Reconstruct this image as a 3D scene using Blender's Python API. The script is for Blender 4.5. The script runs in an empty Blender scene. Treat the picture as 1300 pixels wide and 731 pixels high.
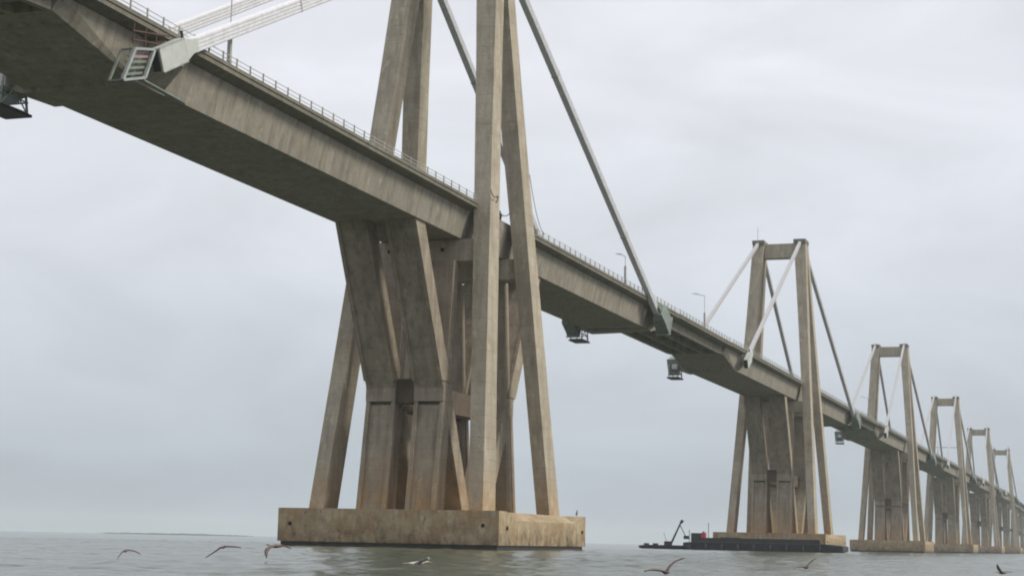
import bpy, bmesh, math, random
import numpy as np
from mathutils import Vector, Matrix
random.seed(7)
sc = bpy.context.scene
col = sc.collection

# ------------------------------------------------------------------ camera
cam_d = bpy.data.cameras.new('camera'); cam = bpy.data.objects.new('camera', cam_d); col.objects.link(cam)
CX, CY, CZ = -199.66, -78.78, 1.025
YAW, PIT, ROL, FPX = 0.3369, 0.147, 0.0211, 2170.0
fwd = Vector((math.cos(YAW)*math.cos(PIT), math.sin(YAW)*math.cos(PIT), math.sin(PIT)))
rt = Vector((math.sin(YAW), -math.cos(YAW), 0)); up = rt.cross(fwd)
r2 = rt*math.cos(ROL) + up*math.sin(ROL); u2 = -rt*math.sin(ROL) + up*math.cos(ROL)
m = Matrix((r2, u2, -fwd)).transposed().to_4x4(); m.translation = (CX, CY, CZ)
cam.matrix_world = m
cam_d.sensor_width = 36; cam_d.lens = FPX/1300*36
cam_d.clip_start = 0.5; cam_d.clip_end = 30000
sc.camera = cam

# ------------------------------------------------------------------ light, sky
SUN_EL, SUN_AZ = math.radians(42), math.radians(-82)     # direction towards the sun (azimuth from +X)
w = bpy.data.worlds.new('World'); sc.world = w; w.use_nodes = True
nt = w.node_tree; nt.nodes.clear()
def N(t, **k):
    n = nt.nodes.new(t)
    for a, b in k.items(): setattr(n, a, b)
    return n
out = N('ShaderNodeOutputWorld'); bg = N('ShaderNodeBackground'); bg.inputs['Strength'].default_value = 0.104
sky = N('ShaderNodeTexSky', sky_type='NISHITA', sun_disc=False)
sky.sun_elevation = SUN_EL; sky.sun_rotation = math.pi/2 - SUN_AZ; sky.air_density = 1.5; sky.dust_density = 3
tc = N('ShaderNodeTexCoord'); sep = N('ShaderNodeSeparateXYZ'); nt.links.new(tc.outputs['Generated'], sep.inputs[0])
ramp = N('ShaderNodeValToRGB'); ramp.color_ramp.interpolation = 'B_SPLINE'
els = ramp.color_ramp.elements
els[0].position = 0.0; els[0].color = (0.42, 0.48, 0.535, 1)
els[1].position = 0.06; els[1].color = (0.525, 0.58, 0.64, 1)
for p, c in ((0.14, (0.675, 0.71, 0.775, 1)), (0.26, (0.81, 0.825, 0.88, 1)), (0.7, (0.880, 0.878, 0.931, 1)), (1.0, (0.924, 0.909, 0.963, 1))):
    e = els.new(p); e.color = c
nt.links.new(sep.outputs['Z'], ramp.inputs[0])
mp = N('ShaderNodeMapping'); mp.inputs['Scale'].default_value = (1, 1, 2.4); nt.links.new(tc.outputs['Generated'], mp.inputs[0])
nz = N('ShaderNodeTexNoise'); nz.inputs['Scale'].default_value = 6.5; nz.inputs['Detail'].default_value = 6; nz.inputs['Roughness'].default_value = 0.52
nz.inputs['Distortion'].default_value = 0.5
nt.links.new(mp.outputs[0], nz.inputs['Vector'])
mr = N('ShaderNodeMapRange'); mr.inputs[1].default_value = 0.3; mr.inputs[2].default_value = 0.72; mr.inputs[3].default_value = 9.2; mr.inputs[4].default_value = 11.0
nt.links.new(nz.outputs[0], mr.inputs[0])
mul = N('ShaderNodeVectorMath', operation='SCALE'); nt.links.new(ramp.outputs[0], mul.inputs[0]); nt.links.new(mr.outputs[0], mul.inputs['Scale'])
mix = N('ShaderNodeMix', data_type='RGBA'); mix.inputs[0].default_value = 0.93
nt.links.new(sky.outputs[0], mix.inputs[6]); nt.links.new(mul.outputs[0], mix.inputs[7])
nt.links.new(mix.outputs[2], bg.inputs[0]); nt.links.new(bg.outputs[0], out.inputs[0])

sd = bpy.data.lights.new('sun', 'SUN'); sun = bpy.data.objects.new('sun', sd); col.objects.link(sun)
sd.energy = 2.6; sd.angle = math.radians(18); sd.color = (1.0, 0.94, 0.80)
sv = Vector((math.cos(SUN_EL)*math.cos(SUN_AZ), math.cos(SUN_EL)*math.sin(SUN_AZ), math.sin(SUN_EL)))
sun.rotation_euler = sv.to_track_quat('Z', 'Y').to_euler()
sc.view_settings.view_transform = 'Standard'; sc.view_settings.look = 'None'
sc.view_settings.exposure = 0.0; sc.view_settings.gamma = 1
sc.cycles.filter_width = 2.0
sc.cycles.volume_step_rate = 10; sc.cycles.max_bounces = 6; sc.cycles.volume_bounces = 1

# ------------------------------------------------------------------ materials
def mat(name, rough=0.85):
    m = bpy.data.materials.new(name); m.use_nodes = True
    b = m.node_tree.nodes['Principled BSDF']; b.inputs['Roughness'].default_value = rough
    return m, m.node_tree, b
def concrete(name, c1, c2, stain, stain_amt=0.5, joint=1.3, low=None, streak=1.0, jd=0.42, xj=0, sz=0.07, spots=0.0):
    """weathered board-marked concrete: blotches, vertical run stains, pour joints, orange silt on the lowest metres"""
    m, t, b = mat(name, 0.9)
    n = t.nodes; L = t.links.new
    geo = n.new('ShaderNodeNewGeometry')
    def noise(scale, sc3=(1, 1, 1), det=4, rough=0.6):
        mp = n.new('ShaderNodeMapping'); mp.inputs['Scale'].default_value = sc3; L(geo.outputs['Position'], mp.inputs[0])
        x = n.new('ShaderNodeTexNoise'); x.inputs['Scale'].default_value = scale; x.inputs['Detail'].default_value = det; x.inputs['Roughness'].default_value = rough
        L(mp.outputs[0], x.inputs['Vector']); return x.outputs[0]
    def ramp(v, a, bb):
        r = n.new('ShaderNodeMapRange'); r.inputs[1].default_value = a; r.inputs[2].default_value = bb; L(v, r.inputs[0]); return r.outputs[0]
    def mx(f, a, bb, mode='MIX'):
        x = n.new('ShaderNodeMix'); x.data_type = 'RGBA'; x.blend_type = mode
        if isinstance(f, float): x.inputs[0].default_value = f
        else: L(f, x.inputs[0])
        for i, v in ((6, a), (7, bb)):
            if isinstance(v, tuple): x.inputs[i].default_value = (*v, 1)
            else: L(v, x.inputs[i])
        return x.outputs[2]
    def mt(op, a, bb):
        x = n.new('ShaderNodeMath'); x.operation = op
        for i, v in ((0, a), (1, bb)):
            if isinstance(v, (int, float)): x.inputs[i].default_value = v
            else: L(v, x.inputs[i])
        return x.outputs[0]
    base = mx(ramp(noise(0.35), 0.3, 0.7), c1, c2)
    fine = ramp(noise(3.0, det=6), 0.3, 0.75)
    base = mx(mt('MULTIPLY', fine, 0.35), base, tuple(v*0.62 for v in c1))
    st = ramp(noise(1.0, (1.3, 1.3, sz), 5), 0.46, 0.74)
    base = mx(mt('MULTIPLY', st, stain_amt*streak), base, stain)
    sep = n.new('ShaderNodeSeparateXYZ'); L(geo.outputs['Position'], sep.inputs[0])
    zz = mt('ADD', sep.outputs['Z'], mt('MULTIPLY', noise(0.3), 0.25))
    fr = mt('FRACT', mt('DIVIDE', zz, joint), 0.0)
    line = mt('MULTIPLY', mt('LESS_THAN', fr, 0.055), ramp(noise(0.5, (1, 1, 2.0), 4), 0.35, 0.65))
    # each pour has its own tone
    fl = mt('FLOOR', mt('DIVIDE', zz, joint), 0.0)
    wn = n.new('ShaderNodeTexWhiteNoise'); wn.noise_dimensions = '1D'; L(fl, wn.inputs['W'])
    base = mx(mt('MULTIPLY', wn.outputs[0], 0.36), base, tuple(v*0.7 for v in c2))
    base = mx(mt('MULTIPLY', line, jd), base, tuple(v*0.35 for v in c1))
    if xj:
        xx_ = mt('DIVIDE', mt('ADD', sep.outputs['X'], 1000.0), xj)
        w2 = n.new('ShaderNodeTexWhiteNoise'); w2.noise_dimensions = '1D'; L(mt('FLOOR', xx_, 0.0), w2.inputs['W'])
        base = mx(mt('MULTIPLY', w2.outputs[0], 0.28), base, tuple(v*0.62 for v in c2))
        base = mx(mt('MULTIPLY', mt('LESS_THAN', mt('FRACT', xx_, 0.0), 0.02), 0.4), base, tuple(v*0.3 for v in c1))
    # pale lime bloom and patched repairs
    pt_ = ramp(noise(0.9, (1, 1, 0.5), 3), 0.62, 0.66)
    base = mx(mt('MULTIPLY', pt_, 0.28), base, tuple(min(1, v*1.35) for v in c2))
    gr = ramp(noise(0.16, (1, 1, 0.6), 5, 0.65), 0.42, 0.68)
    base = mx(mt('MULTIPLY', gr, 0.2), base, tuple(v*0.5 for v in c1))
    if spots:
        sp_ = ramp(noise(1.6, det=2), 0.66, 0.70)
        base = mx(mt('MULTIPLY', sp_, spots), base, (0.05, 0.025, 0.012))
        og = ramp(noise(0.28, (1, 1, 1.6), 5, 0.7), 0.45, 0.62)
        base = mx(mt('MULTIPLY', og, 0.4), base, (0.30, 0.15, 0.05))
    if low:
        lc, z0, z1 = low
        k = n.new('ShaderNodeMapRange'); k.inputs[1].default_value = z1; k.inputs[2].default_value = z0; L(mt('ADD', sep.outputs['Z'], mt('MULTIPLY', noise(0.5, (1, 1, 0.3)), 5.0)), k.inputs[0])
        base = mx(mt('MULTIPLY', k.outputs[0], ramp(noise(0.8, det=5), 0.3, 0.6)), base, lc)
    L(base, b.inputs['Base Color'])
    bp = n.new('ShaderNodeBump'); bp.inputs['Strength'].default_value = 0.5; bp.inputs['Distance'].default_value = 0.12
    L(mt('SUBTRACT', mt('ADD', noise(2.2, det=6), mt('MULTIPLY', noise(3.0, (1, 1, 0.1)), 0.3)), mt('MULTIPLY', line, 0.8)), bp.inputs['Height'])
    L(bp.outputs[0], b.inputs['Normal'])
    return m
def plain(name, c, rough=0.6, metal=0.0, var=0.25, scale=2.0):
    m, t, b = mat(name, rough); b.inputs['Metallic'].default_value = metal
    n = t.nodes; L = t.links.new
    geo = n.new('ShaderNodeNewGeometry'); x = n.new('ShaderNodeTexNoise'); x.inputs['Scale'].default_value = scale; x.inputs['Detail'].default_value = 5
    L(geo.outputs['Position'], x.inputs['Vector'])
    mr = n.new('ShaderNodeMapRange'); mr.inputs[1].default_value = 0.3; mr.inputs[2].default_value = 0.7; L(x.outputs[0], mr.inputs[0])
    mm = n.new('ShaderNodeMix'); mm.data_type = 'RGBA'; L(mr.outputs[0], mm.inputs[0])
    mm.inputs[6].default_value = (*c, 1); mm.inputs[7].default_value = (*[v*(1-var) for v in c], 1)
    L(mm.outputs[2], b.inputs['Base Color']); return m

M = {}
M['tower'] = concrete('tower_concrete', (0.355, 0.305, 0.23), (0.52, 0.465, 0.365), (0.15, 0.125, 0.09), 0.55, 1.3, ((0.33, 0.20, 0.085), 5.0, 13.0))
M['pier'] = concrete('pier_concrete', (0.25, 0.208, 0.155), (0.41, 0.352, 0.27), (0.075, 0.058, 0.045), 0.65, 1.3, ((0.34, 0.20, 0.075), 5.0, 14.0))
M['cap'] = concrete('cap_concrete', (0.32, 0.24, 0.135), (0.54, 0.455, 0.31), (0.085, 0.05, 0.025), 0.75, 9.0, ((0.06, 0.035, 0.018), 2.2, 5.6), sz=0.55, spots=0.7)
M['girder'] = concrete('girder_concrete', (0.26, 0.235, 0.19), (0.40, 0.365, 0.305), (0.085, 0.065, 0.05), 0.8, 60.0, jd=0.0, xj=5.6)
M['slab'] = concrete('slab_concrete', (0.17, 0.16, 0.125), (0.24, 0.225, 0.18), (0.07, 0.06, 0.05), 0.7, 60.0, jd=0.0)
M['asphalt'] = plain('asphalt', (0.05, 0.05, 0.052), 0.9)
M['algae'] = plain('algae_band', (0.035, 0.032, 0.024), 0.5, var=0.5, scale=1.2)
M['hole'] = plain('dark_hole', (0.015, 0.013, 0.012), 0.9)
M['cable'] = plain('cable_sheath', (0.69, 0.695, 0.73), 0.6, 0.0, 0.2)
M['cable_dimmed'] = plain('cable_sheath_dimmed', (0.46, 0.46, 0.48), 0.6, 0.0, 0.2)  # copy of the sheath, colour darkened to hold back sunlight on left-hand cables
M['tie'] = concrete('dark_brown_concrete', (0.10, 0.072, 0.05), (0.15, 0.11, 0.08), (0.04, 0.028, 0.02), 0.6, 1.3)  # much darker brown concrete, used for the tie beams only
M['galv'] = plain('galvanised_steel', (0.38, 0.42, 0.40), 0.5, 0.25, 0.3, 1.5)
M['galvdark'] = plain('dark_green_steel', (0.24, 0.28, 0.25), 0.6, 0.2, 0.35, 1.5)
M['iron'] = plain('dark_iron', (0.05, 0.05, 0.05), 0.6, 0.3)
M['panel'] = plain('box_panel_paint', (0.50, 0.52, 0.49), 0.5, 0.0, 0.18, 1.5)
M['white'] = plain('white_paint', (0.78, 0.78, 0.76), 0.5, 0, 0.1)
M['pink'] = plain('faded_red_boards', (0.40, 0.27, 0.28), 0.7)
M['rail'] = plain('rail_paint', (0.42, 0.42, 0.38), 0.7)
M['barge'] = plain('barge_hull_paint', (0.035, 0.035, 0.042), 0.6, 0.0, 0.5, 0.5)
M['rust'] = plain('rusty_steel', (0.10, 0.06, 0.045), 0.8, 0.0, 0.5)
M['red'] = plain('red_paint', (0.45, 0.03, 0.05), 0.6)
M['blue'] = plain('blue_tarp', (0.06, 0.08, 0.16), 0.7)
M['skin'] = plain('skin', (0.30, 0.17, 0.11), 0.6)
M['cloth'] = plain('dark_clothes', (0.03, 0.035, 0.06), 0.9)
M['feather'] = plain('brown_feathers', (0.20, 0.14, 0.125), 0.8, 0, 0.5, 9)
M['featherpale'] = plain('pale_feathers', (0.58, 0.55, 0.52), 0.8, 0, 0.3, 9)
M['beak'] = plain('bill_horn', (0.45, 0.22, 0.15), 0.5)
M['shore'] = plain('shore_scrub', (0.06, 0.07, 0.065), 1.0, 0, 0.4, 0.02)

# ------------------------------------------------------------------ mesh helpers
class MB:
    def __init__(s): s.v = []; s.f = []
    def add(s, vs, fs):
        o = len(s.v); s.v += [tuple(v) for v in vs]; s.f += [tuple(i+o for i in f) for f in fs]; return s
    def hexa(s, lo, hi):            # lo, hi: four corners each, counter-clockwise from above
        return s.add(list(lo)+list(hi), [(3, 2, 1, 0), (4, 5, 6, 7), (0, 1, 5, 4), (1, 2, 6, 5), (2, 3, 7, 6), (3, 0, 4, 7)])
    def box(s, x0, x1, y0, y1, z0, z1):
        q = [(x0, y0), (x1, y0), (x1, y1), (x0, y1)]
        return s.hexa([(x, y, z0) for x, y in q], [(x, y, z1) for x, y in q])
    def prism(s, p0, s0, p1, s1):   # box leaning from p0 to p1 with horizontal sections of size s0, s1
        def q(p, t): return [(p[0]+a*t[0]/2, p[1]+b*t[1]/2, p[2]) for a, b in ((-1, -1), (1, -1), (1, 1), (-1, 1))]
        return s.hexa(q(p0, s0), q(p1, s1))
    def bar(s, a, b, w=0.1, h=None, n=4, upv=(0, 0, 1)):
        a = Vector(a); b = Vector(b); d = (b-a).normalized(); h = h or w
        u = d.cross(Vector(upv))
        if u.length < 1e-3: u = d.cross(Vector((1, 0, 0)))
        u.normalize(); v = u.cross(d)
        ring = [(math.cos(2*math.pi*(k+.5)/n), math.sin(2*math.pi*(k+.5)/n)) for k in range(n)]
        f = 1/math.cos(math.pi/n) if n == 4 else 1
        A = [a+u*c*w/2*f+v*t*h/2*f for c, t in ring]; B = [b+u*c*w/2*f+v*t*h/2*f for c, t in ring]
        return s.add(A+B, [tuple(reversed(range(n))), tuple(range(n, 2*n))]+[(k, (k+1) % n, n+(k+1) % n, n+k) for k in range(n)])
    def loft(s, secs):              # list of equal-length section loops
        n = len(secs[0]); o = [p for q in secs for p in q]; f = [tuple(range(n-1, -1, -1)), tuple(range((len(secs)-1)*n, len(secs)*n))]
        for i in range(len(secs)-1):
            for k in range(n): f.append((i*n+k, i*n+(k+1) % n, (i+1)*n+(k+1) % n, (i+1)*n+k))
        return s.add(o, f)
    def build(s, name, material, parent=None, bevel=0, smooth=False):
        me = bpy.data.meshes.new(name); me.from_pydata(s.v, [], s.f)
        bm = bmesh.new(); bm.from_mesh(me); bmesh.ops.recalc_face_normals(bm, faces=bm.faces)
        if bevel: bmesh.ops.bevel(bm, geom=[e for e in bm.edges if not e.is_boundary], offset=bevel, segments=1, affect='EDGES', clamp_overlap=True)
        bm.to_mesh(me); bm.free()
        if smooth:
            for p in me.polygons: p.use_smooth = True
        me.materials.append(material)
        o = bpy.data.objects.new(name, me); col.objects.link(o)
        if parent: o.parent = parent
        return o
def tag(o, label=None, cat=None, group=None, kind=None):
    if label: o['label'] = label
    if cat: o['category'] = cat
    if group: o['group'] = group
    if kind: o['kind'] = kind
    return o
def empty(name, loc, label, cat, group=None, rz=0):
    o = bpy.data.objects.new(name, None); col.objects.link(o); o.location = loc; o.rotation_euler.z = rz
    o.empty_display_size = 0.5
    return tag(o, label, cat, group)
def copy_tree(o, parent=None):
    c = o.copy(); col.objects.link(c); c.parent = parent
    for ch in [x for x in kids.get(o, [])]: copy_tree(ch, c)
    return c
kids = {}
def index_kids():
    kids.clear()
    for o in bpy.data.objects:
        if o.parent: kids.setdefault(o.parent, []).append(o)

SPAN = 235.0
def D(X): return 0.1333*X/SPAN + 0.0854*(X/SPAN)**2
ZT, ZB, WG, WS, ZC = 41.36, 37.18, 5.32, 7.25, 4.41

# ------------------------------------------------------------------ bridge tower (local origin: water level under the tower)
def build_tower():
    t = empty('bridge_tower', (0, 0, 0), 'x', 'bridge tower', 'concrete towers of the bridge')
    # pile cap: a thick slab whose long-side top edges slope away between two end blocks
    xs = [-16.9, -14.5, -10.5, 12.6, 15.2, 16.9]; ys = [-13.8, -11.4, 11.4, 13.8]
    vs = []; fs = []
    for i, x in enumerate(xs):
        for j, y in enumerate(ys):
            z = ZC
            if j in (0, 3) and i in (2, 3): z = ZC-1.0
            vs.append((x, y, z))
    nx, ny = len(xs), len(ys)
    for i in range(nx-1):
        for j in range(ny-1): a = i*ny+j; fs.append((a, a+ny, a+ny+1, a+1))
    b0 = len(vs)
    rim = [i*ny for i in range(nx)] + [(nx-1)*ny+j for j in range(1, ny)] + [i*ny+ny-1 for i in range(nx-2, -1, -1)] + [j for j in range(ny-2, 0, -1)]
    for r in rim: vs.append((vs[r][0], vs[r][1], 0.55))
    for k in range(len(rim)): fs.append((rim[k], b0+k, b0+(k+1) % len(rim), rim[(k+1) % len(rim)]))
    fs.append(tuple(b0+k for k in range(len(rim))))
    cap = MB().add(vs, fs).build('pile_cap', M['cap'], t)
    tag(cap, 'thick tan concrete pile cap stained brown near the water')
    MB().box(-16.6, 16.6, -13.5, 13.5, -3, 0.56).build('waterline_band', M['algae'], cap)
    for (y, z) in ((12.2, 2.6), (-11.9, 2.75)):
        MB().bar((-17.04, y, z), (-16.7, y, z), 0.42, n=10).build('drain_hole', M['hole'], cap)
    for (x, z) in ((-14.2, 2.5), (15.3, 2.4)):
        MB().bar((x, -13.94, z), (x, -13.6, z), 0.42, n=10).build('drain_hole', M['hole'], cap)
    # A-frames: two legs each, leaning together
    for sy in (-1, 1):
        fr = None
        for sx in (-1, 1):
            mb = MB()
            secs = []
            for z, tx, ty in ((ZC-0.2, 4.3, 1.75), (20, 3.8, 1.85), (41, 3.35, 2.1), (60, 3.0, 2.4), (74.5, 2.9, 2.8), (78.3, 2.6, 2.9)):
                k = (z-ZC)/(78.3-ZC); cx = sx*(12.4644+(0.95-12.46)*k); cy = sy*(10.1+(5.34-10.1)*k)
                secs.append([(cx+a*tx/2, cy+b*ty/2, z) for a, b in ((-1, -1), (1, -1), (1, 1), (-1, 1))])
            # keep the two legs from sharing space above the point where they meet
            for q in secs:
                for i, p in enumerate(q):
                    x = p[0]
                    if sx < 0 and x > -0.012: x = -0.012
                    if sx > 0 and x < 0.012: x = 0.012
                    q[i] = (x, p[1], p[2])
            mb.loft(secs)
            mb.build('leg', M['tower'], t)
        hd = MB().box(-2.75, 2.75, sy*5.34-1.55, sy*5.34+1.55, 78.3, 79.3).build('saddle_block', M['slab'], t)
    MB().box(-1.35, 1.35, -3.92, 3.92, 74.7, 78.45).build('crossbeam', M['tower'], t, bevel=0.06)
    for sx in (-1, 1):           # beams across between the legs, just below the girder
        bm_ = MB().box(sx*7.6-1.3, sx*7.6+1.3, -7.25, 7.25, 34.45, 37.12).build('crossbeam', M['tower'], t, bevel=0.05)
        if sx < 0:
            for y in (4.1, -2.9): MB().bar((-9.04, y, 35.9), (-8.8, y, 35.9), 0.5, n=8).build('drain_hole', M['hole'], bm_)
    # piers under the girder: four leaning shafts and four V braces with their feet at the middle of the cap
    for sy in (-1, 1):
        y0, y1 = sy*3.1, sy*3.1
        for sx in (-1, 1):
            mb = MB()
            # lower shaft with sunk face panel
            def sec(z, xo, xi, w, yo=0):
                a, b = sorted((sx*xo, sx*xi)); return [(a, y0-w/2, z), (b, y0-w/2, z), (b, y0+w/2, z), (a, y0+w/2, z)]
            mb.loft([sec(ZC-0.2, 14.2, 11.2, 3.5), sec(16.8, 12.2, 9.95, 3.5)]); mb.loft([sec(16.7, 11.2, 10.0, 3.3), sec(17.3, 11.1, 10.0, 3.3)])
            for e in (-1, 1):
                yy = y0+e*1.62
                def rib(z, xo, d): a, b = sorted((sx*xo, sx*(xo-d))); return [(a, yy-0.24, z), (b, yy-0.24, z), (b, yy+0.24, z), (a, yy+0.24, z)]
                mb.loft([rib(ZC-0.2, 14.5, 1.0), rib(17.2, 12.45, 1.0)])
            a, b = sorted((sx*12.6, sx*9.7)); mb.box(a, b, y0-1.87, y0+1.87, 17.2, 19.5)
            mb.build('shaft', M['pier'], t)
            mb = MB()
            def sec2(z, xo, xi): a, b = sorted((sx*xo, sx*xi)); return [(a, y0-1.75, z), (b, y0-1.75, z), (b, y0+1.75, z), (a, y0+1.75, z)]
            mb.loft([sec2(19.5, 11.6, 9.7), sec2(34.46, 9.9, 8.2)])
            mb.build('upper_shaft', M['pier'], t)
            # V brace
            mb = MB()
            def sec3(z, w):
                k = (z-ZC)/(ZB-ZC); xc = 3.5+(21.3-3.5)*k; h = 1.3 if z < 19.5 else 1.3
                a, b = sorted((sx*(xc+h), sx*(xc-h))); return [(a, y0-w/2, z), (b, y0-w/2, z), (b, y0+w/2, z), (a, y0+w/2, z)]
            mb.loft([sec3(ZC-0.2, 3.3), sec3(19.5, 3.66), sec3(ZB+0.1, 3.66)])
            for e in (-1, 1):
                def fl(z, d=0.0):
                    k = (z-ZC)/(ZB-ZC); xc = 3.5+(21.3-3.5)*k; yy = y0+e*1.72
                    a, b = sorted((sx*(xc+1.5), sx*(xc-1.36))); return [(a, yy-0.22, z), (b, yy-0.22, z), (b, yy+0.22, z), (a, yy+0.22, z)]
                mb.loft([fl(19.6), fl(ZB+0.08)])
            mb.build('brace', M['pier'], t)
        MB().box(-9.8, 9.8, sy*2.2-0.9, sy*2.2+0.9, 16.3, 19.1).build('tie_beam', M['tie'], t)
    for sx in (-1, 1):
        a, b = sorted((sx*12.1, sx*9.9))
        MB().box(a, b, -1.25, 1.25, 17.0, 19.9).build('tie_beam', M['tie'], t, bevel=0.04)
    MB().box(-1.2, 1.4, -6.4, -5.4, 35.6, ZB-0.02).build('bearing_block', M['panel'], t)
    return t
tower = build_tower()

# ------------------------------------------------------------------ girder of one tower (cantilevers to both sides)
def slab_secs(xs, zoff=lambda x: 0):
    return xs
def build_girder(first=False):
    t = empty('cantilever_girder', (0, 0, 0), 'x', 'bridge girder', 'cantilever girders carried by the towers')
    g = MB()
    L_ = 95.0
    def sec(x):
        zb = ZB if abs(x) < 83 else ZB+2.25*(abs(x)-83)/12.0
        return [(x, -WG, zb), (x, WG, zb), (x, WG+0.75, ZT-0.75), (x, -WG-0.75, ZT-0.75)]
    g.loft([sec(x) for x in (-L_, -83, 0, 83, L_)])
    g.build('box_girder', M['girder'], t)
    # deck slab: wide on the spans, narrow between the legs; haunched underside
    for x0, x1 in ((-L_, -8.7), (8.7, L_)):
        d = MB()
        def ss(x): return [(x, -WS, ZT-0.42), (x, -WG-0.95, ZT-0.72), (x, WG+0.95, ZT-0.72), (x, WS, ZT-0.42), (x, WS, ZT), (x, -WS, ZT)]
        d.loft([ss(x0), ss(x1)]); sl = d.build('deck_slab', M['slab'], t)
        for s in (-1, 1):
            MB().box(x0, x1, min(s*(WS-0.45), s*(WS+0.1)), max(s*(WS-0.45), s*(WS+0.1)), ZT+0.004, ZT+0.34).build('kerb', M['slab'], sl)
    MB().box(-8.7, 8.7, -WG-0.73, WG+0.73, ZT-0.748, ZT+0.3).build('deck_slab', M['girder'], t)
    MB().box(-L_, L_, -WG+0.2, WG-0.2, ZT+0.304, ZT+0.36).build('road_surface', M['asphalt'], t)
    # cross beams that take the cables
    for s in (-1, 1):
        q = MB()
        def cb(y, zb, zt, hw): return [(s*80.8-hw, y, zb), (s*80.8+hw, y, zb), (s*80.8+hw, y, zt), (s*80.8-hw, y, zt)]
        q.loft([cb(-7.45, ZB+2.0, ZT-0.8, 1.5), cb(-WG-0.05, ZB+0.3, ZT-0.8, 2.1), cb(-WG, ZB-0.1, ZT-0.8, 2.3), cb(WG, ZB-0.35, ZT-0.8, 2.3), cb(7.45, ZB+0.4, ZT-0.8, 1.7)])
        q.build('anchor_beam', M['girder'], t)
    # railings: posts singly, rails as one
    for s in (-1, 1):
        r = MB()
        for x0, x1 in ((-L_, -8.7), (8.7, L_)):
            for z in (0.72, 1.12): r.bar((x0, s*(WS-0.12), ZT+z), (x1, s*(WS-0.12), ZT+z), 0.045, 0.06)
        rl = r.build('handrail', M['rail'], t)
        proto = None
        for sgn in (-1, 1):
            for k in range(34):
                x = sgn*(9.7+2.5*k)
                if proto is None:
                    proto = MB().box(-0.06, 0.06, -0.06, 0.06, 0, 0.9).build('rail_post', M['rail'], rl); o = proto
                else:
                    o = proto.copy(); col.objects.link(o); o.parent = rl
                o.location = (x, s*(WS-0.12), ZT+0.33)
    return t
girder = build_girder()

# ------------------------------------------------------------------ suspended span between two cantilevers
def build_suspended():
    t = empty('suspended_span', (0, 0, 0), 'x', 'bridge span', 'suspended spans between the cantilevers')
    x0, x1 = 95.08, 139.92
    for y in (-WG+0.3, -1.75, 1.75, WG-0.3):
        g = MB(); 
        def s_(x, zb): return [(x, y-0.3, zb), (x, y+0.3, zb), (x, y+0.3, ZT-0.66), (x, y-0.3, ZT-0.66)]
        g.loft([s_(x0, ZT-1.95), s_(x0+3, ZT-2.15), s_(x1-3, ZT-2.15), s_(x1, ZT-1.95)])
        g.build('beam', M['girder'], t)
    for k in range(5):
        x = x0+2+k*(x1-x0-4)/4
        MB().box(x-0.2, x+0.2, -WG+0.6, WG-0.6, ZT-1.7, ZT-0.67).build('diaphragm', M['girder'], t)
    d = MB()
    def ss(x): return [(x, -WS, ZT-0.42), (x, -WG-0.4, ZT-0.66), (x, WG+0.4, ZT-0.66), (x, WS, ZT-0.42), (x, WS, ZT), (x, -WS, ZT)]
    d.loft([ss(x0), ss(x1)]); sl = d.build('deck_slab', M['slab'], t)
    for s in (-1, 1):
        MB().box(x0, x1, min(s*(WS-0.45), s*(WS+0.1)), max(s*(WS-0.45), s*(WS+0.1)), ZT+0.004, ZT+0.34).build('kerb', M['slab'], sl)
    MB().box(x0, x1, -WG+0.2, WG-0.2, ZT+0.004, ZT+0.36).build('road_surface', M['asphalt'], t)
    for s in (-1, 1):
        r = MB()
        for z in (0.72, 1.12): r.bar((x0, s*(WS-0.12), ZT+z), (x1, s*(WS-0.12), ZT+z), 0.045, 0.06)
        rl = r.build('handrail', M['rail'], t); proto = None
        for k in range(18):
            o = MB().box(-0.06, 0.06, -0.06, 0.06, 0, 0.9).build('rail_post', M['rail'], rl) if proto is None else proto.copy()
            if proto is None: proto = o
            else: col.objects.link(o); o.parent = rl
            o.location = (x0+1.2+2.48*k, s*(WS-0.12), ZT+0.33)
    return t
sus = build_suspended()

# ------------------------------------------------------------------ stay cables
def build_cable(sx, sy, zend=37.9, xend=80.5, yend=7.8, k_=1.0):
    a = Vector((sx*0.6, sy*5.4, 79.0)); b = Vector((sx*xend, sy*yend, zend))
    t = empty('stay_cable', (0, 0, 0), 'x', 'stay cable', 'stay cables of the bridge')
    d = (b-a).normalized(); u = d.cross(Vector((0, 0, 1))).normalized(); v = u.cross(d)
    s = MB()
    for i in range(3):
        for j in range(4):
            off = (u*(i-1)*0.31+v*(j-1.5)*0.31)*k_
            s.bar(a+off, b+off, 0.36*k_, n=6)
    s.build('strand_bundle', M['cable' if k_ == 1.0 or sx > 0 else 'cable_dimmed'], t)  # left cables beyond the first tower get the copy with dimmer light in its colour
    for k in range(2 if k_ == 1.0 else 0):
        p = a.lerp(b, 0.3+k*0.42)
        MB().bar(p-d*0.12, p+d*0.12, 1.0, 1.3).build('clamp', M['cable_dimmed'], t)
    return t, d

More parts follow.
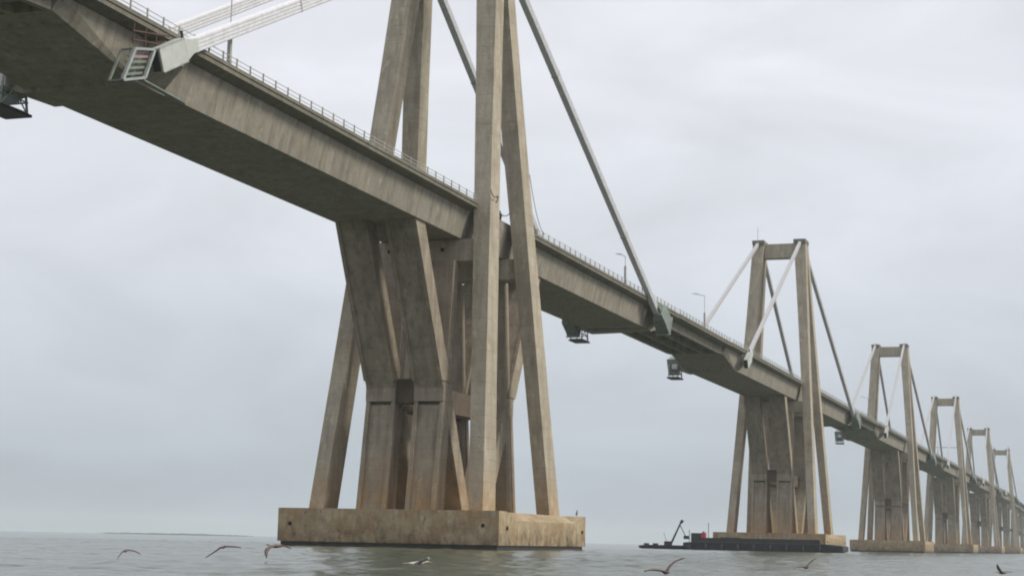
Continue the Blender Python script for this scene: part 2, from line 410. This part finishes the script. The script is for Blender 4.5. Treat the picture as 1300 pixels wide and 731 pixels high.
# ------------------------------------------------------------------ anchor housings and gantries
def build_housing(sx, sy, detail=False):
    t = empty('cable_anchor_housing', (0, 0, 0), 'x', 'cable anchor', 'steel housings at the cable ends')
    d = Vector((sx*0.885, 0, -0.465)); c = Vector((sx*80.7, sy*8.0, 38.9 if not (sx < 0 and sy < 0 and detail) else 39.4))
    u = Vector((0, 1, 0)); v = u.cross(d)
    def quad(p, hw, hh): return [p+u*hw*a+v*hh*b for a, b in ((-1, -1), (1, -1), (1, 1), (-1, 1))]
    if detail and sx < 0 and sy < 0:      # the big box nearest to the camera is longer and slimmer
        c = Vector((-82.5, -8.0, 39.25))
        MB().loft([quad(c-d*2.1, 0.45, 0.98), quad(c+d*2.1, 0.45, 0.98)]).build('shell', M['panel'], t, bevel=0.04)
        MB().loft([quad(c-d*4.4, 0.36, 0.5), quad(c-d*3.2, 0.42, 0.62), quad(c-d*2.1, 0.44, 0.95)]).build('collar', M['panel'], t, bevel=0.03)
        MB().loft([quad(c+d*2.11, 0.36, 0.85), quad(c+d*2.3, 0.36, 0.85)]).build('end_plate', M['iron'], t)
        e = MB()
        for k in (-1.4, 0, 1.4): e.bar(c+d*k+v*1.0+u*0.45, c+d*k-v*1.0+u*0.45, 0.06)
        for b in (-0.97, 0.97): e.bar(c-d*2.1+v*b-u*0.46, c+d*2.1+v*b-u*0.46, 0.09)
        e.build('edge_angles', M['galv'], t)
        MB().bar(c-d*2.6+v*0.9, c-d*2.6+v*1.5, 0.25, n=8).build('lifting_eye', M['iron'], t)
        return t
    if sx > 0: c = Vector((79.4, sy*8.0, 38.7)); c += d*0.3
    m_ = MB(); m_.loft([quad(c-d*3.1, 0.75, 1.1), quad(c-d*2.0, 1.05, 1.6), quad(c+d*1.7, 1.05, 1.6)])
    m_.build('shell', M['panel'] if sx < 0 else M['galvdark'], t, bevel=0.05)
    m_ = MB()
    m_.loft([quad(c+d*1.71, 1.2, 1.85), quad(c+d*1.95, 1.2, 1.85)])
    m_.build('flange', M['galv'], t)
    m_ = MB(); m_.loft([quad(c-d*4.2, 0.5, 0.45), quad(c-d*2.3, 0.62, 0.62)]); m_.build('collar', M['galvdark'], t)
    for i in range(3):
        for j in range(3):
            p = c+d*1.95+u*(i-1)*0.6+v*(j-1)*0.75
            MB().bar(p, p+d*0.35, 0.26, n=6).build('socket', M['iron'], t)
    return t
def build_gantry(sx, sy):
    """hanging work cage below a cable end"""
    t = empty('access_cage', (0, 0, 0), 'x', 'work platform', 'steel work cages hanging at the cable ends')
    cx, cy, z1, z0 = sx*82.6, sy*7.5, 38.1, 35.7
    f = MB()
    for a in (-1.9, 1.9):
        for b in (-1.0, 1.0):
            f.bar((cx+a, cy+b, z0), (cx+a*0.75, cy+b*0.9, z1+0.6), 0.16)
    for b in (-1.0, 1.0):
        for z in (z0+0.1, z0+1.0): f.bar((cx-1.9, cy+b, z), (cx+1.9, cy+b, z), 0.12)
    for a in (-1.9, 1.9):
        for z in (z0+0.1, z0+1.0): f.bar((cx+a, cy-1.0, z), (cx+a, cy+1.0, z), 0.12)
    f.bar((cx-1.9, cy-1.0, z0), (cx+1.4, cy-0.9, z1+0.6), 0.09); f.bar((cx+1.9, cy-1.0, z0), (cx-1.4, cy-0.9, z1+0.6), 0.09)
    f.build('frame', M['galv'], t)
    MB().box(cx-2.2, cx+2.2, cy-1.3, cy+1.3, z0-0.22, z0).build('platform', M['iron'], t)
    MB().box(cx-0.75, cx+0.75, cy-0.55, cy+0.55, z1-0.5, z1+0.5).build('winch_box', M['white'], t)
    return t

# big ladder-like gantry at the near left cable end
def left_gantry():
    t = empty('cable_access_frame', (-84.4, -8.4, 36.6), 'white steel ladder frame hanging from the girder beside the pale cable box at upper left', 'work platform')
    o = Vector(t.location)
    def P(x, y, z): return Vector((x, y, z))-o
    f = MB()
    A, B = P(-88.1, -8.3, 38.2), P(-85.3, -8.3, 38.9)
    C_, D_ = P(-89.6, -8.3, 35.3), P(-86.5, -8.3, 36.3)
    f.bar(A, C_, 0.24); f.bar(B, D_, 0.24)
    f.build('side_rail', M['galv'], t)
    for k, mt_ in ((1.0, 'galv'), (0.0, 'galv')):
        MB().bar(A.lerp(C_, k), B.lerp(D_, k), 0.2).build('rung', M[mt_], t)
    for k in (0.1, 0.24, 0.42, 0.62, 0.82):
        MB().bar(A.lerp(C_, k)+Vector((0, .35, 0)), B.lerp(D_, k)+Vector((0, .35, 0)), 0.1, 0.2).build('step_board', M['pink'] if k < 0.4 else M['galvdark'], t)
    p = MB(); bk = Vector((0, 1.2, 0))
    p.bar(A+bk, C_+bk, 0.16); p.bar(B+bk, D_+bk, 0.16); p.bar(C_, C_+bk, 0.14); p.bar(D_, D_+bk, 0.14); p.bar(A, A+bk, 0.14); p.bar(B, B+bk, 0.14); p.bar(C_+bk, D_+bk, 0.14)
    p.build('back_frame', M['galvdark'], t)
    MB().bar(D_+Vector((0.2, 0.4, -0.1)), P(-76.5, -6.0, 36.9), 0.5, 0.12).build('walkway', M['galvdark'], t)
    MB().add([C_, D_, D_+Vector((0, 1.2, 0)), C_+Vector((0, 1.2, 0))]+[q+Vector((0, 0, -.12)) for q in (C_, D_, D_+Vector((0, 1.2, 0)), C_+Vector((0, 1.2, 0)))], [(0, 1, 2, 3), (7, 6, 5, 4), (0, 4, 5, 1), (1, 5, 6, 2), (2, 6, 7, 3), (3, 7, 4, 0)]).build('platform', M['iron'], t)
    r = MB(); r.bar(P(-87.5, -7.6, 39.9), P(-82.0, -7.6, 41.0), 0.12); r.bar(P(-87.5, -7.6, 39.2), P(-82.0, -7.6, 40.2), 0.12)
    for x in (-87.3, -85.6, -84.0): r.bar(P(x, -7.6, 38.9), P(x, -7.6, 40.6), 0.1)
    r.build('guard_rail', M['rust'], t)
left_gantry()

ORD = ['nearest and largest', 'second', 'third', 'fourth', 'fifth', 'sixth and farthest']
index_kids()
girders = []
for i in range(6):
    X = SPAN*i
    t = tower if i == 0 else copy_tree(tower)
    t.location = (X, 0, 0)
    t['label'] = {0: 'nearest and largest concrete tower, its legs running out of the top of the picture',
                  1: 'second concrete tower, with the dark barge moored at its foot',
                  2: 'third concrete tower, directly beyond the one with the barge',
                  3: 'fourth concrete tower from the camera, with a thin pipe between its legs',
                  4: 'fifth concrete tower, small and hazy, second from the far end',
                  5: 'sixth and farthest concrete tower, the smallest at the far right'}[i]
    g = girder if i == 0 else copy_tree(girder)
    g.location = (X, 0, D(X)); g['label'] = ['largest concrete box girder, crossing the upper left above the nearest tower',
        'concrete box girder on the second tower, above the barge', 'concrete box girder on the third tower',
        'concrete box girder on the fourth tower', 'concrete box girder on the fifth tower', 'hazy box girder on the farthest tower'][i]
    s = sus if i == 0 else copy_tree(sus)
    if i < 5:
        s.location = (X, 0, D(X+117)); s['label'] = 'shallow concrete deck span between the %s and %s towers' % (['nearest', 'second', 'third', 'fourth', 'fifth'][i], ['second', 'third', 'fourth', 'fifth', 'farthest'][i])
    else:
        s.location = (-SPAN, 0, D(0)); s['label'] = 'shallow concrete deck span at the upper left corner, left of the nearest tower'

TN = ['nearest', 'second', 'third', 'fourth', 'fifth', 'farthest']
made = {}
def once(key, fn):                      # build the first of a kind, copy it afterwards
    if key not in made:
        made[key] = fn(); index_kids(); return made[key]
    return copy_tree(made[key])
for i in range(6):
    X = SPAN*i; nm = TN[i]
    for sx in (-1, 1):
        for sy in (-1, 1):
            side = 'left' if sx < 0 else 'right'; dep = 'front' if sy < 0 else 'rear'
            special = sx < 0 and sy < 0
            if special:
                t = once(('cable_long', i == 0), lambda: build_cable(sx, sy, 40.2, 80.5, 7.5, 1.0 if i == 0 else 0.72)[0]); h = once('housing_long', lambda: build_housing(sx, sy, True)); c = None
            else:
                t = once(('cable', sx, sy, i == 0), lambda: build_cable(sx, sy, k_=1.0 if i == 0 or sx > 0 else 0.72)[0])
                h = once(('housing', sx, sy), lambda: build_housing(sx, sy))
                c = once(('cage', sx, sy), lambda: build_gantry(sx, sy)) if sy > 0 else None
            for o in (t, h, c):
                if o: o.location = (X, 0, D(X))
            t['label'] = 'pale grey stay cable, the %s one on the %s side of the %s tower' % (dep, side, nm)
            h['label'] = 'steel anchor box at the foot of the %s cable, %s of the %s tower' % (dep, side, nm)
            if c: c['label'] = 'small steel work cage under the rear cable end, %s of the %s tower' % (side, nm)
            if special and i == 0: h['label'] = 'large pale anchor box on the girder edge at upper left'

# ------------------------------------------------------------------ approach spans beyond the last tower
def build_approach():
    t = empty('approach_span', (0, 0, 0), 'x', 'bridge span', 'approach spans beyond the last tower')
    def s_(x, z): return [(x, -4.5, z), (x, 4.5, z), (x, 5.0, 40.6), (x, -5.0, 40.6)]
    MB().loft([s_(0.1, 38.2), s_(20, 37.0), s_(64.9, 37.0), s_(84.9, 38.2)]).build('box_girder', M['girder'], t)
    MB().box(0.1, 84.9, -WS, WS, 40.603, 41.3).build('deck_slab', M['slab'], t)
    return t
def build_trestle():
    t = empty('approach_pier', (0, 0, 0), 'x', 'bridge pier', 'approach piers beyond the last tower')
    MB().box(-8, 8, -9, 9, -3, 3.6).build('pile_cap', M['cap'], t)
    for sy in (-1, 1):
        for sx in (-1, 1):
            MB().prism((sx*5, sy*4.5, 3.4), (2.4, 2.6), (sx*9, sy*3.2, 37.0), (2.2, 2.4)).build('brace', M['pier'], t)
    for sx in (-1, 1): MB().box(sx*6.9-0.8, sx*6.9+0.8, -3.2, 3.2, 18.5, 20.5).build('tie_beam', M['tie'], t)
    return t
ap = build_approach(); tr = build_trestle(); index_kids()
words = ['first', 'second', 'third', 'fourth', 'fifth', 'sixth', 'seventh', 'eighth']
for k in range(8):
    a = ap if k == 0 else copy_tree(ap); p = tr if k == 0 else copy_tree(tr)
    a.location = (SPAN*5+95+85*k, 0, D(SPAN*5)-0.5-0.9*k); a.rotation_euler.y = 0.0105
    p.location = (SPAN*5+95+85*(k+0.5), 0, -0.9*k-0.2)
    a['label'] = '%s hazy deck span beyond the farthest tower, at the right edge' % words[k]
    p['label'] = '%s small hazy pier beyond the farthest tower, at the right edge' % words[k]

# ------------------------------------------------------------------ lamp posts and masts on the deck
def lamp(x, y, z, h=9.0, arm=1.6, label=''):
    t = empty('street_lamp', (x, y, z), label, 'street lamp', 'thin lamp posts along the deck')
    MB().prism((0, 0, 0), (0.34, 0.34), (0, 0, 3.2), (0.30, 0.30)).build('post_base', M['rail'], t)
    MB().bar((0, 0, 3.2), (0, 0, h), 0.1, n=6).build('post', M['rail'], t)
    s = 1 if y < 0 else -1
    MB().bar((0, 0, h-0.05), (0, s*arm, h+0.35), 0.1).build('arm', M['rail'], t)
    MB().loft([[(-.16, s*arm*.85, h+.25), (.16, s*arm*.85, h+.25), (.12, s*(arm+.8), h+.42), (-.12, s*(arm+.8), h+.42)], [(-.14, s*arm*.85, h+.42), (.14, s*arm*.85, h+.42), (.1, s*(arm+.8), h+.5), (-.1, s*(arm+.8), h+.5)]]).build('lamp_head', M['galv'], t)
    return t
lamp(-70.2, -6.6, ZT+0.34, 10, label='lamp post on the deck in front of the pale cables at upper left')
lamp(61, -6.6, ZT+0.34, 4.8, 0.8, label='lamp post on the deck beside the cable end right of the nearest tower')
lamp(118, -6.6, ZT+0.4, 6.5, label='lamp post on the shallow span left of the second tower')
lamp(250.2, -6.6, ZT+0.7, 9, label='lamp post on the deck just right of the second tower')
lamp(SPAN+118, -6.6, ZT+0.8, 6.5, label='lamp post on the shallow span left of the third tower')
lamp(SPAN*2+118, -6.6, ZT+1.3, 6.5, label='lamp post on the shallow span left of the fourth tower')
# tall thin mast beside the rear left of the second tower top
t = empty('lightning_mast', (SPAN-3.1, 5.34, 70.0), 'tall thin mast fixed to the rear top corner of the second tower', 'mast')
MB().bar((0, 0, -16), (0, 0, 12.5), 0.13, n=6).build('pole', M['rail'], t)
for z in (2, 7): MB().bar((0, 0, z), (1.4, 0, z), 0.08).build('bracket', M['rail'], t)
# pipe across the fourth tower
tag(MB().bar((SPAN*3-6.2, -7.6, 53), (SPAN*3-6.2, 7.6, 53), 0.3).build('cross_pipe', M['rail'], None), 'thin pipe across the opening between the legs of the fourth tower', 'pipe')

# ------------------------------------------------------------------ wires round the nearest tower
def wire(pts, r, name, label):
    cu = bpy.data.curves.new(name, 'CURVE'); cu.dimensions = '3D'; cu.bevel_depth = r; cu.bevel_resolution = 1
    sp = cu.splines.new('POLY'); sp.points.add(len(pts)-1)
    for p, q in zip(sp.points, pts): p.co = (*q, 1)
    tmp = bpy.data.objects.new('tmp', cu); col.objects.link(tmp)
    dg = bpy.context.evaluated_depsgraph_get(); me = bpy.data.meshes.new_from_object(tmp.evaluated_get(dg)); bpy.data.objects.remove(tmp)
    me.materials.clear(); me.materials.append(M['iron'])
    o = bpy.data.objects.new(name, me); col.objects.link(o); tag(o, label, 'cable'); return o
def sag(a, b, s, n=14): return [(a[0]+(b[0]-a[0])*k/n, a[1]+(b[1]-a[1])*k/n, a[2]+(b[2]-a[2])*k/n-s*4*(k/n)*(1-k/n)) for k in range(n+1)]
wire(sag((-9.0, -9.0, 43.0), (-6.9, -9.2, 42.7), 0.5, 8) + sag((-6.9, -9.25, 42.7), (-5.0, -8.0, 42.5), 0.6, 8)[1:] + sag((-5.0, -8.0, 42.5), (5.0, -6.6, 42.9), 1.0, 8)[1:], 0.06, 'power_cable', 'dark slack power cable looped across the front left leg of the nearest tower')
wire(sag((7.9, -8.2, 48.5), (17.5, -7.2, 42.3), 1.4), 0.04, 'hanging_wire', 'thin sagging wire from the front right leg of the nearest tower down to the parapet')

# ------------------------------------------------------------------ person on the deck
def person(loc, rz, label):
    t = empty('person', loc, label, 'person', None, rz)
    def skin(name, verts, edges, radii, material, sub=1):
        me = bpy.data.meshes.new(name); me.from_pydata(verts, edges, []); o = bpy.data.objects.new(name, me); col.objects.link(o)
        md = o.modifiers.new('skin', 'SKIN'); me.skin_vertices or None
        for v, r in zip(me.skin_vertices[0].data, radii): v.radius = (r, r)
        me.skin_vertices[0].data[0].use_root = True
        s = o.modifiers.new('sub', 'SUBSURF'); s.levels = sub; s.render_levels = sub
        dg = bpy.context.evaluated_depsgraph_get(); m2 = bpy.data.meshes.new_from_object(o.evaluated_get(dg)); bpy.data.objects.remove(o)
        m2.materials.clear(); m2.materials.append(material)
        for p in m2.polygons: p.use_smooth = True
        o2 = bpy.data.objects.new(name, m2); col.objects.link(o2); o2.parent = t; return o2
    V = [(0, 0, .95), (0, 0, 1.2), (0, 0, 1.42), (0, 0, 1.52), (0.02, 0, 1.64), (0.02, 0, 1.74),
         (0, .19, 1.4), (.03, .25, 1.12), (.2, .2, 1.0), (.28, .17, .99), (0, -.19, 1.4), (.02, -.25, 1.12), (.2, -.2, 1.0), (.28, -.17, .99),
         (0, .1, .9), (.02, .11, .5), (0, .12, .08), (.14, .13, .03), (0, -.1, .9), (-.02, -.11, .5), (-.03, -.12, .08), (.11, -.13, .03)]
    E_ = [(0, 1), (1, 2), (2, 3), (3, 4), (4, 5), (2, 6), (6, 7), (7, 8), (8, 9), (2, 10), (10, 11), (11, 12), (12, 13), (0, 14), (14, 15), (15, 16), (16, 17), (0, 18), (18, 19), (19, 20), (20, 21)]
    R = [.14, .14, .13, .055, .1, .08, .065, .045, .035, .03, .065, .045, .035, .03, .09, .065, .045, .04, .09, .065, .045, .04]
    skin('body', V, E_, R, M['skin'])
    skin('shirt', [(0, 0, .92), (0, 0, 1.2), (0, 0, 1.42), (0, .19, 1.41), (.03, .25, 1.14), (0, -.19, 1.41), (.02, -.25, 1.14)], [(0, 1), (1, 2), (2, 3), (3, 4), (2, 5), (5, 6)], [.165, .16, .145, .085, .065, .085, .065], M['cloth'])
    skin('trousers', [(0, 0, .95), (0, .1, .88), (.02, .11, .5), (0, .12, .1), (0, -.1, .88), (-.02, -.11, .5), (-.03, -.12, .1)], [(0, 1), (1, 2), (2, 3), (0, 4), (4, 5), (5, 6)], [.16, .11, .085, .07, .11, .085, .07], M['blue'])
    skin('hair', [(-.02, 0, 1.72), (-.03, 0, 1.8)], [(0, 1)], [.1, .07], M['iron'])
    return t
person((6.0, -4.9, ZT+0.36), -1.9, 'person in dark clothes standing at the parapet between the front legs of the nearest tower')

# ------------------------------------------------------------------ barge, raft and crane at the second tower
def hullsec(y, x0, x1, zb, zt, fl=0.0): return [(x0+fl, y, zb), (x1-fl, y, zb), (x1, y, zt), (x0, y, zt)]
BX0, BX1 = 207.5, 216.5
b = empty('barge', (212, 0, 0), 'long dark flat barge moored in front of the second tower', 'barge')
def off(mb): mb.v = [(x-212, y, z) for x, y, z in mb.v]; return mb
h = MB(); h.loft([hullsec(18.8, BX0, BX1, 0.6, 1.7), hullsec(16.5, BX0, BX1, -0.5, 1.9, .4), hullsec(-15.5, BX0, BX1, -0.5, 1.9, .4), hullsec(-19.5, BX0, BX1, 0.3, 1.5)])
off(h).build('hull', M['barge'], b, bevel=0.08)
off(MB().box(BX0+0.3, BX0+0.5, -14, 16.5, 1.9, 2.9)).build('bulwark', M['barge'], b)
for k in range(9): off(MB().bar((BX0-0.15, -14+k*3.9, 0.3), (BX0-0.15, -14+k*3.9, 1.6), 0.7, n=8)).build('tyre_fender', M['iron'], b)
for y0, y1, z, mt_, nm in ((-12, -8.5, 2.5, 'rust', 'cargo_stack'), (-6.5, -1, 2.9, 'barge', 'deck_house'), (1, 4, 2.6, 'rust', 'cargo_stack'), (5.5, 10, 3.1, 'barge', 'deck_house'), (15, 17.2, 4.0, 'iron', 'wheelhouse')):
    o = off(MB().box(BX0+1.5, BX0+4.5, y0, y1, 1.9, z)).build(nm, M[mt_], b, bevel=0.1)
for y, z in ((13.9, 4.1), (12.9, 6.5), (17.6, 4.8), (11, 3.9)): off(MB().bar((BX0+1.6, y, 1.9), (BX0+1.6, y, z), 0.12)).build('stanchion', M['iron'], b)
def red_tank():
    t = empty('fuel_drum', (BX0+1.2, 14.0, 1.9), 'red upright tank standing on the left end of the dark barge', 'tank')
    MB().bar((0, 0, 0.0), (0, 0, 2.2), 1.3, n=12).build('shell', M['red'], t)
    MB().bar((0, 0, 2.2), (0, 0, 2.5), 0.4, n=8).build('lid', M['rust'], t)
    MB().bar((0.8, 0.7, 0), (0.8, 0.7, 1.7), 0.5, n=8).build('hose_reel', M['pink'], t)
red_tank()
r = empty('crane_raft', (212, 24, 0), 'low dark raft with a leaning crane boom, left of the long barge', 'raft')
def off2(mb): mb.v = [(x-212, y-24, z) for x, y, z in mb.v]; return mb
h = MB(); h.loft([hullsec(30.2, 209, 215, 0.25, 0.75), hullsec(28.5, 209, 215, -0.4, 0.95, .3), hullsec(19.3, 209, 215, -0.4, 0.95, .3)])
off2(h).build('hull', M['barge'], r)
g = MB(); g.bar((210, 22.6, 0.9), (210, 19.9, 6.5), 0.34); g.bar((210.7, 22.6, 0.9), (210.1, 19.9, 6.5), 0.22)
off2(g).build('boom', M['iron'], r)
off2(MB().bar((210.1, 20.2, 5.9), (210.1, 18.8, 3.2), 0.16)).build('jib', M['iron'], r)
off2(MB().bar((210.1, 19.9, 6.4), (210.1, 19.5, 7.0), 0.75, 0.6)).build('sheave_head', M['iron'], r)
off2(MB().box(209.8, 211.2, 18.2, 19.2, 2.5, 3.3)).build('hook_block', M['iron'], r)
off2(MB().box(209.6, 211.4, 22.4, 24.0, 0.95, 1.9)).build('winch', M['rust'], r)
off2(MB().bar((210.4, 23.6, 1.8), (210.4, 24.3, 4.0), 0.08)).build('lever', M['iron'], r)
for y in (28.6, 26.3): off2(MB().box(209.6, 211.0, y-0.5, y+0.5, 0.95, 1.35)).build('crate', M['rust'], r)

# ------------------------------------------------------------------ birds
def ray(x, y, dist):
    d = (fwd+(x-650)/FPX*r2-(y-365.5)/FPX*u2); return Vector((CX, CY, CZ))+d*dist
def bird(pos, heading, wl, wr, span, label, pale=False, roll=0.0):
    """wl, wr: (inner lift, outer lift) angles of the left and right wings"""
    t = empty('flying_bird', pos, label, 'bird', None, heading); t.rotation_euler.x = roll
    span *= 1.35; L_ = span*0.42; mt_ = M['featherpale'] if pale else M['feather']
    b_ = MB(); secs = []
    for x, r_, z in ((-.62, .012, .0), (-.45, .05, 0), (-.2, .085, -.01), (.05, .1, -.01), (.25, .075, .0), (.38, .035, .03), (.5, .03, .07), (.6, .042, .08), (.68, .03, .075), (.73, .012, .07)):
        secs.append([(x*L_, math.cos(a)*r_*L_*1.15, z*L_+math.sin(a)*r_*L_) for a in [2*math.pi*k/8 for k in range(8)]])
    b_.loft(secs).build('body', mt_, t, smooth=True)
    MB().loft([[(.71*L_, -.012*L_, .06*L_), (.71*L_, .012*L_, .06*L_), (.71*L_, 0, .085*L_)], [(1.0*L_, -.003*L_, .035*L_), (1.0*L_, .003*L_, .035*L_), (1.0*L_, 0, .045*L_)]]).build('bill', M['beak'], t)
    tail = MB().loft([[(-.5*L_, -.05*L_, 0), (-.5*L_, .05*L_, 0), (-.5*L_, .05*L_, .02*L_), (-.5*L_, -.05*L_, .02*L_)], [(-.85*L_, -.11*L_, -.01*L_), (-.85*L_, .11*L_, -.01*L_), (-.85*L_, .11*L_, 0), (-.85*L_, -.11*L_, 0)]]).build('tail', mt_, t)
    for s, (a1, a2) in ((1, wl), (-1, wr)):
        wg = MB(); secs = []; y = 0.04*span*0.5; z = 0.02; n = 7
        for k in range(n+1):
            f = k/n; ang = a1+(a2-a1)*f
            ch = span*0.20*(1-0.15*f-0.7*f**3); xs_ = span*(0.05*math.sin(f*math.pi)-0.09*f*f)
            secs.append([(xs_+ch*.5, s*y, z), (xs_+ch*.15, s*y, z+.035*span*(1-.8*f)), (xs_-ch*.5, s*y, z-.006), (xs_+ch*.15, s*y, z-.022*span)])
            y += math.cos(ang)*span*0.5/n; z += math.sin(ang)*span*0.5/n
        wg.loft(secs).build('wing', mt_, t, smooth=True)
    return t
PIH = math.pi/2
bird(ray(159, 699, 62), YAW+0.35, (-0.7, -1.45), (0.15, -0.75), 0.82, 'dark bird with drooping bent wings, leftmost over the water')
bird(ray(283, 694, 75), YAW-0.1, (-0.55, -0.7), (0.05, -0.1), 1.22, 'dark bird with one long wing pointing down left, between the leftmost bird and the tower')
bird(ray(349, 693, 68), YAW+0.95, (-0.2, -1.35), (0.2, -0.5), 1.15, 'dark bird with wings bent down at the left foot of the nearest tower')
bird(ray(530, 714.5, 72), YAW-0.9, (-0.05, -0.3), (0.3, 0.2), 1.45, 'pale bird skimming the water below the nearest tower', pale=True)
bird(ray(845, 726, 55), YAW+0.25, (0.25, -0.3), (1.0, 0.25), 1.1, 'dark bird with a raised curved wing at the bottom edge, left below the barge')
bird(ray(1023, 720, 80), YAW+0.3, (0.1, -0.3), (0.85, 0.6), 0.95, 'dark bird with one wing raised to the right, on the water below the second tower')
bird(ray(1272, 727, 66), YAW+0.6, (0.9, 0.6), (0.2, -0.1), 0.7, 'small dark bird at the bottom right corner')
# bird sitting on the cap
t = empty('perched_bird', (15.9, -12.9, ZC), 'small dark bird perched on the cap beside the front right leg of the nearest tower', 'bird')
secs = [[(x, math.cos(a)*r_, z+math.sin(a)*r_) for a in [2*math.pi*k/8 for k in range(8)]] for x, r_, z in ((-.3, .02, .12), (-.15, .1, .25), (0, .15, .38), (.08, .11, .55), (.12, .06, .68), (.16, .08, .78), (.24, .05, .8), (.4, .012, .78))]
MB().loft(secs).build('body', M['feather'], t, smooth=True)
for s in (-1, 1): MB().bar((0, s*.06, 0), (0, s*.06, .27), .03).build('leg', M['beak'], t)

# ------------------------------------------------------------------ water and far shore
def lines(segs):
    out = [segs[0][0]]
    for a, b, n in segs:
        out += list(np.linspace(a, b, n+1)[1:])
    return np.array(out)
U = lines([(-14000, -600, 6), (-600, -20, 12), (-20, 40, 12), (40, 150, 330), (150, 300, 220), (300, 700, 60), (700, 14000, 12)])   # away from the viewer
Vv = lines([(-14000, -500, 6), (-500, -110, 12), (-110, -60, 25), (-60, 60, 260), (60, 110, 25), (110, 500, 12), (500, 14000, 6)])
uu, vv = np.meshgrid(U, Vv, indexing='ij')
c_, s_ = math.cos(YAW), math.sin(YAW)
xx = CX+uu*c_-vv*s_; yy = CY+uu*s_+vv*c_
rng = np.random.default_rng(3); zz = np.zeros_like(xx)
for k in range(46):
    lam = 0.8*(7/0.8)**rng.random(); th = YAW+2.3+rng.normal()*0.65; kk = 2*math.pi/lam
    ph = kk*(xx*math.cos(th)+yy*math.sin(th))+rng.random()*6.28
    zz += 0.0046*lam**0.6*np.sin(ph)
fade = np.clip((uu-20)/20, 0, 1)*np.clip((620-uu)/300, 0, 1)*np.clip((105-np.abs(vv))/45, 0, 1)
zz = np.clip(zz, -0.2, 0.26)*fade
nu, nv = uu.shape
me = bpy.data.meshes.new('water'); me.vertices.add(nu*nv)
me.vertices.foreach_set('co', np.stack([xx, yy, zz], -1).astype(np.float32).ravel())
ii = np.arange(nu*nv).reshape(nu, nv)
q = np.stack([ii[:-1, :-1], ii[1:, :-1], ii[1:, 1:], ii[:-1, 1:]], -1).reshape(-1, 4)
me.loops.add(q.size); me.loops.foreach_set('vertex_index', q.ravel().astype(np.int32))
me.polygons.add(len(q)); me.polygons.foreach_set('loop_start', np.arange(0, q.size, 4, dtype=np.int32)); me.polygons.foreach_set('loop_total', np.full(len(q), 4, np.int32))
me.update(calc_edges=True); me.polygons.foreach_set('use_smooth', np.ones(len(q), bool))
wm, t_, b = mat('lake_water', 0.15); b.inputs['IOR'].default_value = 1.33
b.inputs['Base Color'].default_value = (0.07, 0.085, 0.06, 1)
n = t_.nodes; L = t_.links.new
geo = n.new('ShaderNodeNewGeometry')
def wn(scale, sc3, det=4):
    mp = n.new('ShaderNodeMapping'); mp.inputs['Scale'].default_value = sc3; mp.inputs['Rotation'].default_value = (0, 0, -(YAW+2.3)); L(geo.outputs['Position'], mp.inputs[0])
    x = n.new('ShaderNodeTexNoise'); x.inputs['Scale'].default_value = scale; x.inputs['Detail'].default_value = det; L(mp.outputs[0], x.inputs['Vector']); return x.outputs[0]
ad = n.new('ShaderNodeMath'); ad.operation = 'MULTIPLY_ADD'; L(wn(1.6, (1, .6, 1), 6), ad.inputs[0]); ad.inputs[1].default_value = 0.5; L(wn(0.18, (1, .5, 1), 3), ad.inputs[2])
bp = n.new('ShaderNodeBump'); bp.inputs['Strength'].default_value = 0.8; bp.inputs['Distance'].default_value = 0.25; L(ad.outputs[0], bp.inputs['Height']); L(bp.outputs[0], b.inputs['Normal'])
me.materials.append(wm); wo = bpy.data.objects.new('water', me); col.objects.link(wo); tag(wo, kind='structure')

sh = MB(); secs = []; rnd = random.Random(5)
for k in range(60):
    f = k/59; az = YAW+0.23-0.085*f*1.0; dd = 3000
    x, y = CX+dd*math.cos(az), CY+dd*math.sin(az); hgt = 0.2+1.9*math.sin(math.pi*min(1, f*1.02))**0.5+rnd.random()*1.0
    dx, dy = math.cos(az), math.sin(az)
    secs.append([(x, y, -1), (x+dx*150, y+dy*150, -1), (x+dx*120, y+dy*120, hgt*.8), (x+dx*30, y+dy*30, hgt)])
tag(sh.loft(secs).build('distant_shore', M['shore']), kind='structure')

# ------------------------------------------------------------------ haze
hz = MB().box(-400, 9000, -4500, 4500, -4, 84).build('haze', bpy.data.materials.new('haze_air'))
hm = hz.data.materials[0]; hm.use_nodes = True; hn = hm.node_tree; hn.nodes.clear()
ho = hn.nodes.new('ShaderNodeOutputMaterial'); pv = hn.nodes.new('ShaderNodeVolumePrincipled')
pv.inputs['Color'].default_value = (0.86, 0.93, 0.97, 1); pv.inputs['Density'].default_value = 0.00012; pv.inputs['Anisotropy'].default_value = 0.0
hn.links.new(pv.outputs[0], ho.inputs['Volume']); tag(hz, kind='stuff')
